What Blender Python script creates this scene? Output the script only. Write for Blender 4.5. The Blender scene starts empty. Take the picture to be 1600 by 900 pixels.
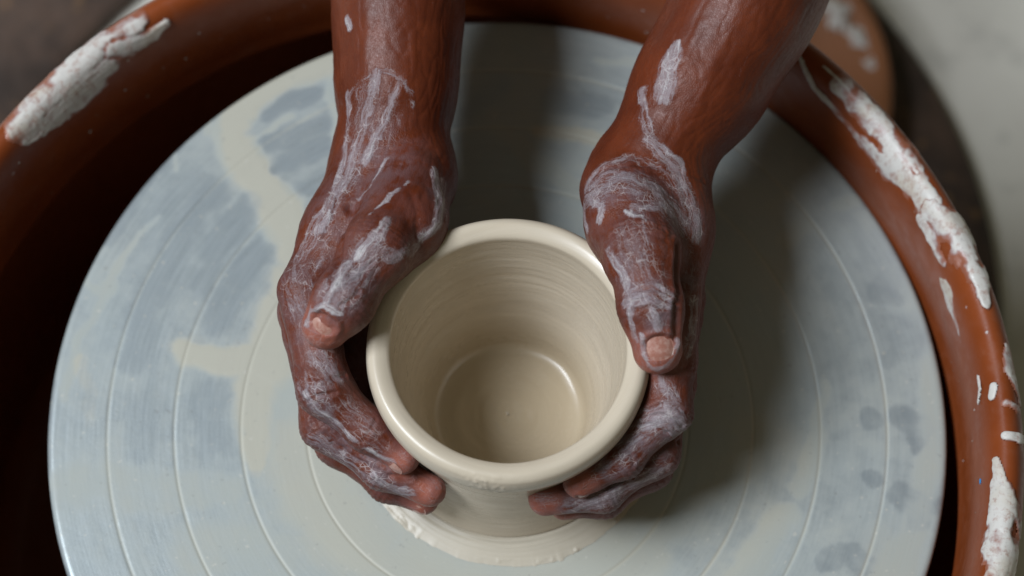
import bpy, bmesh, math, random
import numpy as np
from mathutils import Vector
from mathutils.bvhtree import BVHTree

S = bpy.context.scene
COL = S.collection
R = math.radians
random.seed(7)

# ------------------------------------------------------------------ camera
PITCH, DIST, FPX, AX, AY = 68.34, 1.0, 3820.0, .0059, .0568
_a = R(PITCH)
FWD = np.array([0, math.cos(_a), -math.sin(_a)])
UP = np.array([0, math.sin(_a), math.cos(_a)])
CAM = np.array([AX, AY, 0]) - FWD * DIST
cd = bpy.data.cameras.new('camera')
cam = bpy.data.objects.new('camera', cd)
COL.objects.link(cam)
cam.location = CAM
cam.rotation_euler = (R(90 - PITCH), 0, 0)
cd.sensor_width = 36
cd.lens = FPX / 1600 * 36
cd.clip_end = 50
cd.clip_start = .05
cd.dof.use_dof = True
cd.dof.focus_distance = .912
cd.dof.aperture_fstop = 5.4
S.camera = cam

# ------------------------------------------------------------------ world, window light, exposure
W = bpy.data.worlds.new('World')
S.world = W
W.use_nodes = True
W.node_tree.nodes['Background'].inputs[0].default_value = (1, .98, .70, 1)
W.node_tree.nodes['Background'].inputs[1].default_value = .112
S.view_settings.view_transform = 'Standard'
S.view_settings.look = 'None'
S.view_settings.exposure = 0
S.view_settings.gamma = 1
ld = bpy.data.lights.new('window_light', 'AREA')
ld.shape = 'RECTANGLE'
ld.size, ld.size_y = 1.15, 1.05
ld.energy = 112
ld.color = (.90, .97, 1.05)
lo = bpy.data.objects.new('window_light', ld)
COL.objects.link(lo)
_el, _az = R(57), R(188)
lo.location = (3.0 * math.cos(_el) * math.cos(_az), 3.0 * math.cos(_el) * math.sin(_az), 3.0 * math.sin(_el))
lo.rotation_euler = (Vector((0, .02, 0)) - lo.location).to_track_quat('-Z', 'Y').to_euler()


# ------------------------------------------------------------------ helpers
def at(px, py, z):
    """world point at height z seen at photograph pixel (px, py): how the survey of the photo was turned into metres"""
    r = FWD + np.array([1., 0, 0]) * (px - 800) / FPX - UP * (py - 450) / FPX
    return CAM + (z - CAM[2]) / r[2] * r


def ray(px, py):
    r = FWD + np.array([1., 0, 0]) * (px - 800) / FPX - UP * (py - 450) / FPX
    return Vector(CAM), Vector(r / np.linalg.norm(r))


def sstep(a, b, x):
    t = np.clip((x - a) / (b - a), 0, 1)
    return t * t * (3 - 2 * t)


def _hash(i, j, k, s):
    h = (i * 374761393 + j * 668265263 + k * 2147483647 * 3 + s * 974711) & 0xFFFFFFFF
    h = ((h ^ (h >> 13)) * 1274126177) & 0xFFFFFFFF
    return ((h ^ (h >> 16)) & 0xFFFF) / 65535.0


def vnoise(P, freq, seed=0):
    p = np.asarray(P) * freq
    i = np.floor(p).astype(np.int64)
    f = p - i
    f = f * f * (3 - 2 * f)
    out = 0
    for a in (0, 1):
        for b in (0, 1):
            for c in (0, 1):
                w = (f[:, 0] if a else 1 - f[:, 0]) * (f[:, 1] if b else 1 - f[:, 1]) * (f[:, 2] if c else 1 - f[:, 2])
                out = out + w * _hash(i[:, 0] + a, i[:, 1] + b, i[:, 2] + c, seed)
    return out * 2 - 1


def fbm(P, freq, seed=0, n=3):
    return sum(vnoise(P, freq * 2 ** k, seed + k) * .5 ** k for k in range(n))


def mesh_np(name, V, F, mat=None, parent=None, smooth=True, attrs=None, link=True):
    me = bpy.data.meshes.new(name)
    V = np.asarray(V, np.float32)
    F = np.asarray(F, np.int32)
    n = F.shape[1]
    me.vertices.add(len(V))
    me.vertices.foreach_set('co', V.ravel())
    me.loops.add(F.size)
    me.loops.foreach_set('vertex_index', F.ravel())
    me.polygons.add(len(F))
    me.polygons.foreach_set('loop_start', np.arange(0, F.size, n, dtype=np.int32))
    me.polygons.foreach_set('use_smooth', np.full(len(F), smooth))
    me.update(calc_edges=True)
    for k, v in (attrs or {}).items():
        v = np.asarray(v, np.float32)
        if v.ndim == 1:
            a = me.attributes.new(k, 'FLOAT', 'POINT')
            a.data.foreach_set('value', v)
        else:
            a = me.attributes.new(k, 'FLOAT_VECTOR', 'POINT')
            a.data.foreach_set('vector', v.ravel())
    if mat:
        me.materials.append(mat)
    o = bpy.data.objects.new(name, me)
    if link:
        COL.objects.link(o)
    if parent:
        o.parent = parent
    return o


def tag(o, label=None, cat=None, group=None, kind=None):
    for k, v in (('label', label), ('category', cat), ('group', group), ('kind', kind)):
        if v:
            o[k] = v
    return o


def empty(name, loc=(0, 0, 0)):
    o = bpy.data.objects.new(name, None)
    o.location = loc
    o.empty_display_size = .02
    COL.objects.link(o)
    return o


def grid_faces(nu, nv, wrap=False):
    """quads of an nu x nv vertex grid (index u*nv+v); wrap closes u"""
    u = np.arange(nu if wrap else nu - 1)
    v = np.arange(nv - 1)
    uu, vv = np.meshgrid(u, v, indexing='ij')
    a = uu * nv + vv
    b = ((uu + 1) % nu) * nv + vv
    return np.stack([a, b, b + 1, a + 1], -1).reshape(-1, 4)


def resample(prof, step, it=6):
    """catmull-free resample of a polyline (r, z) at about `step`"""
    P = np.array(prof, float)
    d = np.r_[0, np.cumsum(np.hypot(*np.diff(P, axis=0).T))]
    n = max(2, int(d[-1] / step))
    t = np.linspace(0, d[-1], n)
    Q = np.stack([np.interp(t, d, P[:, i]) for i in (0, 1)], -1)
    for _ in range(it):
        Q[1:-1] = .25 * Q[:-2] + .5 * Q[1:-1] + .25 * Q[2:]
    return Q


def lathe(name, prof, n, mat, parent=None, c=(0, 0), attrs=None, flip=False):
    P = np.asarray(prof)
    th = np.linspace(0, 2 * np.pi, n, endpoint=False)
    V = np.stack([c[0] + np.outer(np.cos(th), P[:, 0]), c[1] + np.outer(np.sin(th), P[:, 0]), np.tile(P[:, 1], (n, 1))], -1).reshape(-1, 3)
    F = grid_faces(n, len(P), True)
    if flip:
        F = F[:, ::-1]
    return mesh_np(name, V, F, mat, parent, True, attrs)


def seg_dist(P, pts):
    """distance from each P to a polyline (with per-point radius as last column); returns dist/radius"""
    best = np.full(len(P), 1e9)
    pts = np.asarray(pts, float)
    D = P.shape[1]
    if len(pts) == 1:
        return np.linalg.norm(P - pts[0, :D], axis=1) / pts[0, D]
    for a, b in zip(pts[:-1], pts[1:]):
        ab = b[:D] - a[:D]
        t = np.clip(((P - a[:D]) @ ab) / max(ab @ ab, 1e-12), 0, 1)
        r = a[D] + (b[D] - a[D]) * t
        best = np.minimum(best, np.linalg.norm(P - (a[:D] + t[:, None] * ab), axis=1) / r)
    return best


# ------------------------------------------------------------------ materials
class NT:
    def __init__(s, name):
        s.m = bpy.data.materials.new(name)
        s.m.use_nodes = True
        s.t = s.m.node_tree
        s.b = s.t.nodes['Principled BSDF']

    def n(s, typ, **kw):
        nd = s.t.nodes.new(typ)
        for k, v in kw.items():
            if k.startswith('_'):
                setattr(nd, k[1:], v)
        return nd

    def link(s, a, b):
        s.t.links.new(a, b)

    def set(s, **kw):
        for k, v in kw.items():
            i = s.b.inputs[k.replace('_', ' ')]
            if hasattr(v, 'is_output'):
                s.link(v, i)
            else:
                i.default_value = v if not isinstance(v, tuple) or len(v) != 3 or i.type != 'RGBA' else (*v, 1)

    def attr(s, name):
        nd = s.n('ShaderNodeAttribute', _attribute_name=name)
        return nd.outputs['Fac'] if name not in ('lc', 'sc') else nd.outputs['Vector']

    def coord(s, scale=(1, 1, 1), src=None):
        mp = s.n('ShaderNodeMapping')
        if src is None:
            src = s.n('ShaderNodeTexCoord').outputs['Object']
        s.link(src, mp.inputs[0])
        mp.inputs['Scale'].default_value = scale
        return mp.outputs[0]

    def noise(s, vec, scale, detail=3, rough=.55, dist=0):
        nd = s.n('ShaderNodeTexNoise')
        s.link(vec, nd.inputs['Vector'])
        nd.inputs['Scale'].default_value = scale
        nd.inputs['Detail'].default_value = detail
        nd.inputs['Roughness'].default_value = rough
        nd.inputs['Distortion'].default_value = dist
        return nd.outputs['Fac']

    def voro(s, vec, scale, feature='DISTANCE_TO_EDGE'):
        nd = s.n('ShaderNodeTexVoronoi', _feature=feature)
        s.link(vec, nd.inputs['Vector'])
        nd.inputs['Scale'].default_value = scale
        return nd.outputs['Distance']

    def math(s, op, a, b=None, c=None):
        nd = s.n('ShaderNodeMath', _operation=op)
        for i, v in enumerate((a, b, c)):
            if v is None:
                continue
            if hasattr(v, 'is_output'):
                s.link(v, nd.inputs[i])
            else:
                nd.inputs[i].default_value = v
        return nd.outputs[0]

    def ramp(s, x, lo, hi, a=0., b=1.):
        nd = s.n('ShaderNodeMapRange', _interpolation_type='SMOOTHSTEP')
        s.link(x, nd.inputs[0])
        for i, v in enumerate((lo, hi, a, b)):
            nd.inputs[i + 1].default_value = v
        return nd.outputs[0]

    def mix(s, f, a, b):
        nd = s.n('ShaderNodeMix', _data_type='RGBA')
        for sock, v in ((nd.inputs[0], f), (nd.inputs[6], a), (nd.inputs[7], b)):
            if hasattr(v, 'is_output'):
                s.link(v, sock)
            else:
                sock.default_value = (*v, 1) if isinstance(v, tuple) else v
        return nd.outputs[2]

    def bump(s, h, strength, dist=.001, normal=None):
        nd = s.n('ShaderNodeBump')
        nd.inputs['Strength'].default_value = strength
        nd.inputs['Distance'].default_value = dist
        s.link(h, nd.inputs['Height'])
        if normal is not None:
            s.link(normal, nd.inputs['Normal'])
        s.link(nd.outputs[0], s.b.inputs['Normal'])
        return nd.outputs[0]


def skin_material():
    m = NT('dark_skin_with_clay')
    oc = m.coord()
    lc = m.attr('lc')
    clay, tip, grey = m.attr('clay'), m.attr('tip'), m.attr('grey')
    big = m.noise(oc, 60, 4)
    fine = m.noise(oc, 900, 3)
    skin = m.mix(m.ramp(big, .35, .68), (.098, .0175, .0050), (.135, .0262, .0075))
    skin = m.mix(m.math('MULTIPLY', m.ramp(fine, .45, .75), .35), skin, (.062, .011, .004))
    skin = m.mix(tip, skin, (.34, .105, .068))
    # streaky, brushed-on slip: noise stretched along the limb
    n1 = m.noise(m.coord((1, .28, 1), m.attr('sc')), 190, 3, .6, .5)
    n2 = m.noise(m.coord((1, .12, 1), m.attr('sc')), 800, 4, .7, .3)
    n3 = m.noise(oc, 1500, 3, .7)
    body = m.math('ADD', clay, m.math('MULTIPLY', m.math('SUBTRACT', n1, .5), .75))
    body = m.math('ADD', body, m.math('MULTIPLY', m.math('SUBTRACT', n2, .5), 1.35))
    body = m.math('ADD', body, m.math('MULTIPLY', m.math('SUBTRACT', n3, .5), .55))
    film = m.ramp(body, .30, .72)
    thick = m.ramp(body, .74, .98)
    crease = m.voro(m.coord((1, .42, 1), lc), 330)
    crease2 = m.voro(m.coord((.5, 1, .7), oc), 470)
    ln = m.math('MAXIMUM', m.ramp(crease, .045, .012), m.ramp(crease2, .040, .010))
    lines = m.math('MULTIPLY', ln, m.ramp(m.math('ADD', clay, m.math('MULTIPLY', grey, .4)), .15, .7))
    lines = m.math('MULTIPLY', lines, m.ramp(m.noise(oc, 230, 3), .44, .60))
    ashy = m.math('MULTIPLY', grey, m.ramp(m.math('ADD', m.noise(oc, 170, 4, .6), m.math('MULTIPLY', m.math('SUBTRACT', n2, .5), .5)), .30, .62))
    c = m.mix(m.math('MULTIPLY', ashy, .72), skin, (.165, .128, .148))
    c = m.mix(m.math('MULTIPLY', film, .62), c, (.300, .268, .292))
    c = m.mix(m.math('MULTIPLY', lines, .50), c, (.48, .43, .43))
    c = m.mix(m.math('MULTIPLY', thick, .62), c, (.50, .475, .475))
    m.set(Base_Color=c, Specular_IOR_Level=.34, Subsurface_Weight=.04, Subsurface_Scale=.002)
    m.b.inputs['Subsurface Radius'].default_value = (1, .35, .2)
    rg = m.math('ADD', m.ramp(fine, .3, .7, .40, .52), m.math('MULTIPLY', film, .14))
    m.set(Roughness=rg)
    pores = m.voro(oc, 1150)
    h = m.math('MULTIPLY', m.ramp(pores, 0, .20), m.ramp(grey, 0., .4, .16, .40))
    h = m.math('ADD', h, m.math('MULTIPLY', m.math('MULTIPLY', m.ramp(crease, 0, .06), .35), m.ramp(grey, 0., .4)))
    h = m.math('ADD', h, m.math('MULTIPLY', fine, .25))
    h = m.math('ADD', h, m.math('MULTIPLY', m.math('ADD', film, thick), .7))
    m.bump(h, .42, .0004)
    return m.m


def nail_material():
    m = NT('fingernail')
    oc = m.coord()
    n = m.noise(oc, 500, 3)
    c = m.mix(m.ramp(n, .35, .7), (.33, .14, .105), (.44, .26, .215))
    m.set(Base_Color=c, Roughness=.20, Specular_IOR_Level=.6, Coat_Weight=.3)
    return m.m


def clay_material(name, col, rough=.35, ring=True, bumpy=.25):
    m = NT(name)
    oc = m.coord()
    sx = m.n('ShaderNodeSeparateXYZ')
    m.link(oc, sx.inputs[0])
    rr = m.math('SQRT', m.math('ADD', m.math('POWER', m.math('SUBTRACT', sx.outputs[0], POTX), 2.), m.math('POWER', sx.outputs[1], 2.)))
    cb = m.n('ShaderNodeCombineXYZ')
    m.link(m.math('MULTIPLY', rr, 1.), cb.inputs[0])
    m.link(sx.outputs[2], cb.inputs[1])
    ang = m.math('ARCTAN2', sx.outputs[1], m.math('SUBTRACT', sx.outputs[0], POTX))
    m.link(m.math('MULTIPLY', ang, .0022), cb.inputs[2])
    rings = m.noise(cb.outputs[0], 520, 4, .65)
    rings2 = m.noise(cb.outputs[0], 170, 3, .5)
    blot = m.noise(oc, 45, 4)
    fine = m.noise(oc, 1500, 2)
    c = m.mix(m.ramp(blot, .3, .7), col, tuple(x * .93 for x in col))
    c = m.mix(m.math('MULTIPLY', m.ramp(rings, .35, .75),   .24 if ring else .1), c, tuple(x * f for x, f in zip(col, (.80, .76, .70))))
    c = m.mix(m.math('MULTIPLY', m.ramp(rings2, .5, .75), .4 if ring else .1), c, tuple(min(1, x * 1.10) for x in col))
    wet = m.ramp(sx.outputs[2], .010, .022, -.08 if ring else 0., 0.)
    if ring:      # shade on the pot's inner bottom is painted into the clay colour
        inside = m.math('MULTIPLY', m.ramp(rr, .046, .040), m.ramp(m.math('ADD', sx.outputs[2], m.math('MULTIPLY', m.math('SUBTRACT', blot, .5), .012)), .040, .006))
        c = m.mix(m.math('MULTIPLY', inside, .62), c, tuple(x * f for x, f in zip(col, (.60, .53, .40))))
    m.set(Base_Color=c, Specular_IOR_Level=.5, Roughness=m.math('ADD', wet, m.ramp(m.math('ADD', blot, m.math('MULTIPLY', rings, .4)), .4, 1., rough - .07, rough + .10)))
    h = m.math('ADD', m.math('MULTIPLY', rings, 1.), m.math('MULTIPLY', fine, .18))
    h = m.math('ADD', h, m.math('MULTIPLY', rings2, .8))
    m.bump(h, bumpy, .0005)
    return m.m


def smear_material(name, thick=(.56, .535, .50), thin=(.36, .30, .31), alt=(.50, .445, .365)):
    m = NT(name)
    oc = m.coord()
    hh = m.attr('height')
    n1 = m.noise(oc, 120, 5, .6, .5)
    n2 = m.noise(oc, 600, 4, .6)
    t = m.ramp(m.math('ADD', hh, m.math('MULTIPLY', m.math('SUBTRACT', n1, .5), .9)), .18, .6)
    c = m.mix(t, thin, thick)
    c = m.mix(m.math('MULTIPLY', m.ramp(m.noise(oc, 55, 3), .5, .68), .7), c, alt)
    c = m.mix(m.math('MULTIPLY', m.ramp(n2, .55, .75), .35), c, tuple(x * .72 for x in thin))
    # where the film is thin the brown plastic shows through it
    tr = m.ramp(m.math('ADD', hh, m.math('MULTIPLY', m.math('SUBTRACT', n1, .5), 1.3)), .10, .52)
    tr = m.math('MULTIPLY', tr, m.ramp(m.noise(m.coord((1, 1, .5)), 320, 5, .7), .30, .52, .45, 1.))
    c = m.mix(tr, (.27, .095, .055), c)
    m.set(Base_Color=c, Roughness=m.ramp(n1, .3, .7, .35, .6), Specular_IOR_Level=.4)
    h = m.math('ADD', n1, m.math('MULTIPLY', n2, .4))
    m.bump(h, .35, .0006)
    return m.m


def disc_material():
    m = NT('aluminium_with_clay_film')
    oc = m.coord()
    slip, bare, warm = m.attr('slip'), m.attr('bare'), m.attr('warm')
    sx = m.n('ShaderNodeSeparateXYZ')
    m.link(oc, sx.inputs[0])
    rr = m.math('SQRT', m.math('ADD', m.math('POWER', sx.outputs[0], 2.), m.math('POWER', sx.outputs[1], 2.)))
    ang = m.math('ARCTAN2', sx.outputs[1], sx.outputs[0])
    cb = m.n('ShaderNodeCombineXYZ')
    m.link(rr, cb.inputs[0])
    m.link(m.math('MULTIPLY', ang, .006), cb.inputs[1])
    brushed = m.noise(cb.outputs[0], 900, 4, .7)
    swirl = m.noise(cb.outputs[0], 130, 3, .6)
    blot = m.noise(oc, 38, 5, .6, .3)
    blot2 = m.noise(oc, 140, 4, .65)
    fine = m.noise(oc, 1100, 2)
    f = m.math('ADD', slip, m.math('MULTIPLY', m.math('SUBTRACT', blot2, .5), .50))
    f = m.math('ADD', f, m.math('MULTIPLY', m.math('SUBTRACT', blot, .5), .40))
    f = m.math('ADD', f, m.math('MULTIPLY', m.math('SUBTRACT', swirl, .5), .22))
    cover = m.ramp(f, .02, .85, .10, .97)
    alu = m.mix(m.ramp(brushed, .3, .7), (.285, .325, .345), (.35, .392, .412))
    alu = m.mix(bare, alu, (.25, .287, .312))
    film = m.mix(warm, (.335, .368, .352), (.42, .405, .335))
    film = m.mix(m.math('MULTIPLY', m.ramp(swirl, .45, .75), .25), film, (.37, .355, .305))
    c = m.mix(cover, alu, film)
    c = m.mix(m.math('MULTIPLY', m.ramp(m.noise(oc, 330, 1), .70, .76), .5), c, (.50, .485, .43))
    c = m.mix(m.math('MULTIPLY', m.ramp(m.noise(oc, 450, 1), .72, .78), .35), c, (.20, .20, .19))
    m.set(Base_Color=c, Metallic=m.ramp(cover, .1, .8, .35, .0), Specular_IOR_Level=.4,
          Roughness=m.math('ADD', m.ramp(cover, .1, .9, .36, .50), m.math('MULTIPLY', m.math('SUBTRACT', brushed, .5), .10)))
    h = m.math('ADD', m.math('MULTIPLY', brushed, .35), m.math('ADD', m.math('MULTIPLY', cover, .9), m.math('MULTIPLY', fine, .12)))
    m.bump(h, .30, .0005)
    return m.m


def plastic_material(name, a, b, rough=.36):
    m = NT(name)
    oc = m.coord()
    n = m.noise(oc, 22, 4)
    sp = m.noise(oc, 700, 2)
    n2 = m.noise(oc, 130, 5, .65)
    c = m.mix(m.ramp(n, .3, .7), a, b)
    c = m.mix(m.math('MULTIPLY', m.ramp(n2, .52, .72), .08), c, (.30, .19, .14))
    m.set(Base_Color=c, Specular_IOR_Level=.28, Roughness=m.ramp(n2, .3, .75, rough - .04, rough + .18))
    m.bump(m.math('ADD', m.math('MULTIPLY', sp, .4), n2), .12, .0008)
    return m.m


def rust_material():
    m = NT('rusty_iron')
    oc = m.coord()
    n = m.noise(oc, 26, 5, .65)
    n2 = m.noise(oc, 70, 4, .6)
    c = m.mix(m.ramp(n, .35, .65), (.035, .022, .016), (.085, .050, .034))
    c = m.mix(m.ramp(n2, .62, .74), c, (.22, .115, .045))
    m.set(Base_Color=c, Roughness=.75)
    m.bump(n2, .5, .003)
    return m.m


def floor_material():
    m = NT('dusty_concrete')
    oc = m.coord()
    n = m.noise(oc, 5, 5, .6)
    n2 = m.noise(oc, 40, 4, .6)
    c = m.mix(m.ramp(n, .35, .65), (.64, .605, .54), (.72, .69, .615))
    c = m.mix(m.math('MULTIPLY', m.ramp(n2, .5, .7), .3), c, (.30, .285, .26))
    m.set(Base_Color=c, Roughness=.8)
    m.bump(n2, .4, .002)
    return m.m


def plain(name, col, rough=.5, metal=0., nscale=80):
    m = NT(name)
    n = m.noise(m.coord(), nscale, 4)
    m.set(Base_Color=m.mix(m.ramp(n, .3, .7), col, tuple(x * .7 for x in col)), Roughness=rough, Metallic=metal)
    return m.m


POTX = .0045
M_SKIN, M_NAIL = skin_material(), nail_material()
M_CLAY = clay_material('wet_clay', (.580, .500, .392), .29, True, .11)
M_SKIRT = clay_material('clay_slip', (.47, .42, .335), .52, True, .12)
M_DISC = disc_material()
M_PAN = plastic_material('brown_plastic', (.185, .040, .0095), (.23, .053, .014))
M_STAND_IN = plastic_material('tan_plastic', (.20, .075, .026), (.26, .10, .04), .5)
M_RUST, M_FLOOR = rust_material(), floor_material()
M_SMEAR = smear_material('dried_clay')
M_STEEL = plain('dull_steel', (.25, .25, .26), .45, .8)
M_CLOTH = plain('dark_cloth', (.03, .028, .03), .9)
M_BLUE = plain('blue_paint', (.03, .22, .50), .4)

# ------------------------------------------------------------------ floor and the rusty stand behind
FZ = -.312
fl = mesh_np('floor', [(-4, -4, FZ), (4, -4, FZ), (4, 4, FZ), (-4, 4, FZ)], [(0, 1, 2, 3)], M_FLOOR, None, False)
tag(fl, 'beige dusty concrete floor far below the wheel', 'floor', kind='structure')

hz, hc = -.30, (-.032, .171)
ri, ro = .257, .302
prof = [(ri, hz), (ri + .004, hz + .004), (ro - .004, hz + .004), (ro, hz), (ro, hz - .012), (ri, hz - .012), (ri, hz)]
ring_o = lathe('iron_ring', [(r, z - FZ) for r, z in prof], 160, M_RUST)
ring_o.location = (hc[0], hc[1], FZ)
for v in ring_o.data.vertices:      # the iron is wider on the window side
    if math.hypot(v.co.x, v.co.y) > .29 and v.co.x < 0:
        v.co.x *= 1.22
        v.co.y *= 1 + .18 * max(0, min(1, -v.co.x / .2))
tag(ring_o, 'broad rusty dark iron ring lying on the floor round the brown basin', 'iron ring')

tc = at(1062, 132, -.265)
stand_in = empty('flange_stand_in', (tc[0], tc[1], hz + .004))  # made-up dish in place of the basin's lower outer flange
tag(stand_in, 'blurred tan plastic dish with clay blotches, standing in for the basin flange', 'dish')
lathe('stand_in_body', [(.001, 0), (.106, 0), (.108, .004), (.111, .022), (.114, .023), (.114, .029), (.111, .030)], 128, M_STAND_IN, stand_in)
lathe('stand_in_lid', [(.001, .032), (.104, .032), (.107, .036), (.112, .037), (.115, .034), (.115, .025), (.1145, .025)], 128, M_STAND_IN, stand_in)
for px, py, br in ((1308, 18, .0065), (1316, 34, .004), (1338, 56, .005), (1350, 66, .003), (1290, 8, .004), (1362, 100, .0035)):
    q = at(px, py, -.263)
    bx, by = q[0] - tc[0], q[1] - tc[1]
    b = resample([(.0005, .003), (br * .6, .0025), (br, .0)], .001)
    o = lathe('clay_blotch', b, 24, M_SMEAR, stand_in, (bx, by), {'height': np.full(24 * len(b), .8)})
    o.location.z = .0335
    for v in o.data.vertices:      # no blotch is round
        an = math.atan2(v.co.y - by, v.co.x - bx)
        k_ = 1 + .27 * math.sin(3 * an + px) + .25 * math.sin(5 * an)
        v.co.x, v.co.y = bx + (v.co.x - bx) * k_, by + (v.co.y - by) * k_ * 1.3

# ------------------------------------------------------------------ splash pan
PC = np.array([-.0195, -.0165])
prof = [(.074, -.150), (.12, -.150), (.200, -.150), (.211, -.145), (.2135, -.130), (.2140, -.060), (.2135, -.022), (.2115, -.0155), (.2075, -.0150), (.2045, -.0140), (.2037, -.0115), (.2043, -.0090), (.2050, -.004), (.2052, .004), (.2050, .012), (.2047, .022), (.2052, .030),
        (.2062, .038), (.2088, .0455), (.2128, .0490), (.2168, .0478), (.2200, .0435), (.2217, .037), (.2216, .028), (.2185, .020), (.2155, .004),
        (.2165, -.02), (.2165, -.06), (.2160, -.130), (.2135, -.150), (.200, -.156), (.10, -.156), (.074, -.156)]
PP = resample(prof, .0016)
pan = empty('splash_pan', (PC[0], PC[1], -.156))
tag(pan, 'brown plastic splash basin with a rounded rim and dried clay round the wheel', 'basin')
NPAN = 720
_th = np.linspace(0, 2 * np.pi, NPAN, endpoint=False)
PV = np.stack([np.outer(np.cos(_th), PP[:, 0]), np.outer(np.sin(_th), PP[:, 0]), np.tile(PP[:, 1] + .156, (NPAN, 1))], -1).reshape(-1, 3)
wob = fbm(PV, 14, 3, 2)[:, None] * .0006
PV[:, :2] *= 1 + wob
PF = grid_faces(NPAN, len(PP), True)
mesh_np('basin_wall', PV, PF, M_PAN, pan)
PVw = PV + np.array([PC[0], PC[1], -.156])
PBV = BVHTree.FromPolygons([tuple(v) for v in PVw], [tuple(f) for f in PF])
PS = np.r_[0, np.cumsum(np.hypot(*np.diff(PP, axis=0).T))]
# outward profile normal
_tg = np.gradient(PP, axis=0)
_tg /= np.linalg.norm(_tg, axis=1)[:, None]
PN = np.stack([-_tg[:, 1], _tg[:, 0]], -1)


def stroke_coords(P, N, pts):
    """(distance/radius, signed offset across, length along) of each P relative to a smear"""
    pts = np.asarray(pts, float)
    best = np.full(len(P), 1e9)
    out = np.zeros((len(P), 2))
    s0 = 0.
    if len(pts) == 1:
        pts = np.vstack([pts, pts + np.array([.0005, 0, 0, 0])])
    for a, b in zip(pts[:-1], pts[1:]):
        ab = b[:3] - a[:3]
        L = max(np.linalg.norm(ab), 1e-9)
        t = np.clip(((P - a[:3]) @ ab) / L ** 2, 0, 1)
        rel = P - (a[:3] + t[:, None] * ab)
        d = np.linalg.norm(rel, axis=1) / (a[3] + (b[3] - a[3]) * t)
        sg = np.einsum('ij,ij->i', rel, np.cross(N, ab / L))
        m = d < best
        best[m] = d[m]
        out[m, 0] = sg[m]
        out[m, 1] = s0 + t[m] * L
        s0 += L
    return best, out


def pan_ts(px, py):
    o, d = ray(px, py)
    h = PBV.ray_cast(o, d)
    if h[0] is None:
        h = PBV.find_nearest(o + d * .95)
        p = h[0]
    else:
        p = h[0]
    x, y = p.x - PC[0], p.y - PC[1]
    th = math.atan2(y, x)
    r = math.hypot(x, y)
    j = np.argmin((PP[:, 0] - r) ** 2 + (PP[:, 1] - p.z) ** 2)
    return th, PS[j]


RB = .213
PXM = 1 / 3980.


def pan_smear(name, strokes, hmax=.0012, thr=.5, seed=0, nf=170, namp=.38, mat=None, parent=pan):
    """strokes: [[(px,py,r_px), ...], ...] -> a raised patch of clay lying on the basin's own surface"""
    ST = []
    for s in strokes:
        q = []
        for px, py, rp in s:
            th, ss = pan_ts(px, py)
            q.append((th * RB, ss, rp * PXM))
        ST.append(np.array(q))
    A = np.concatenate(ST)
    m = A[:, 2].max() * 1.5 + .002
    u0, u1 = A[:, 0].min() - m, A[:, 0].max() + m
    v0, v1 = max(A[:, 1].min() - m, PS[2]), min(A[:, 1].max() + m, PS[-3])
    st = .00055
    u = np.arange(u0, u1, st)
    v = np.arange(v0, v1, st)
    U, Vv = np.meshgrid(u, v, indexing='ij')
    Q = np.stack([U.ravel(), Vv.ravel()], -1)
    d = np.full(len(Q), 9.)
    for s in ST:
        d = np.minimum(d, seg_dist(Q, s))
    Q3 = np.c_[Q, np.zeros(len(Q))]
    n = fbm(Q3 * np.array([.7, 1, 1]), nf, seed, 4)
    f = 1.5 - d + n * namp          # >0.5 inside
    cov = sstep(thr - .02, thr + .5, f)
    lump = .62 + .42 * fbm(Q3 * np.array([.5, 1, 1]), 85, seed + 9, 2) + .07 * fbm(Q3 * np.array([.3, 1, 1]), 600, seed + 5, 2)
    h = np.sqrt(np.clip(cov, 0, 1)) * hmax * .75 * np.clip(lump, .12, 1.6)
    r = np.interp(Q[:, 1], PS, PP[:, 0]) + np.interp(Q[:, 1], PS, PN[:, 0]) * (h - .00005)
    z = np.interp(Q[:, 1], PS, PP[:, 1]) + np.interp(Q[:, 1], PS, PN[:, 1]) * (h - .00005)
    th = Q[:, 0] / RB
    V = np.stack([r * np.cos(th), r * np.sin(th), z + .156], -1)
    F = grid_faces(len(u), len(v))
    keep = (f[F] > thr - .03).all(1)
    F = F[keep]
    ids = np.unique(F)
    if not len(ids):
        return None
    rm = np.full(len(V), -1)
    rm[ids] = np.arange(len(ids))
    return mesh_np(name, V[ids], rm[F], mat or M_SMEAR, parent, True, {'height': (cov * np.clip(lump, .1, 1.3))[ids]})


pan_smear('clay_smear', [[(30, 208, 20), (62, 160, 32), (112, 105, 30), (165, 62, 22), (205, 35, 28), (228, 4, 22)],
                         [(45, 218, 18), (88, 178, 26), (130, 142, 30), (172, 105, 22)], [(175, 75, 22), (205, 72, 24), (240, 55, 16), (258, 38, 11)]], .0022, seed=3, namp=.34)
pan_smear('clay_smear', [[(1250, 85, 5), (1275, 140, 6), (1310, 180, 10), (1345, 220, 18), (1385, 258, 24), (1412, 285, 18), (1440, 330, 14)],
                         [(1310, 130, 16), (1345, 170, 24), (1385, 215, 30), (1420, 265, 30), (1450, 315, 24)]], .0011, seed=12, namp=.52)
pan_smear('clay_smear', [[(1274, 52, 4), (1340, 108, 5), (1395, 170, 6), (1445, 240, 6), (1490, 310, 9)]], .0008, seed=21, namp=.3)
pan_smear('clay_smear', [[(1440, 340, 10), (1462, 380, 14), (1475, 412, 8)], [(1458, 325, 22), (1485, 345, 32), (1505, 385, 32), (1525, 430, 24), (1542, 474, 11)],
                         [(1500, 320, 14), (1518, 355, 12)]], .0022, seed=31, namp=.42)
pan_smear('clay_film', [[(1478, 450, 16), (1488, 490, 16), (1500, 530, 11), (1512, 572, 5)]], .0003, seed=41, namp=.6)
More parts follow.
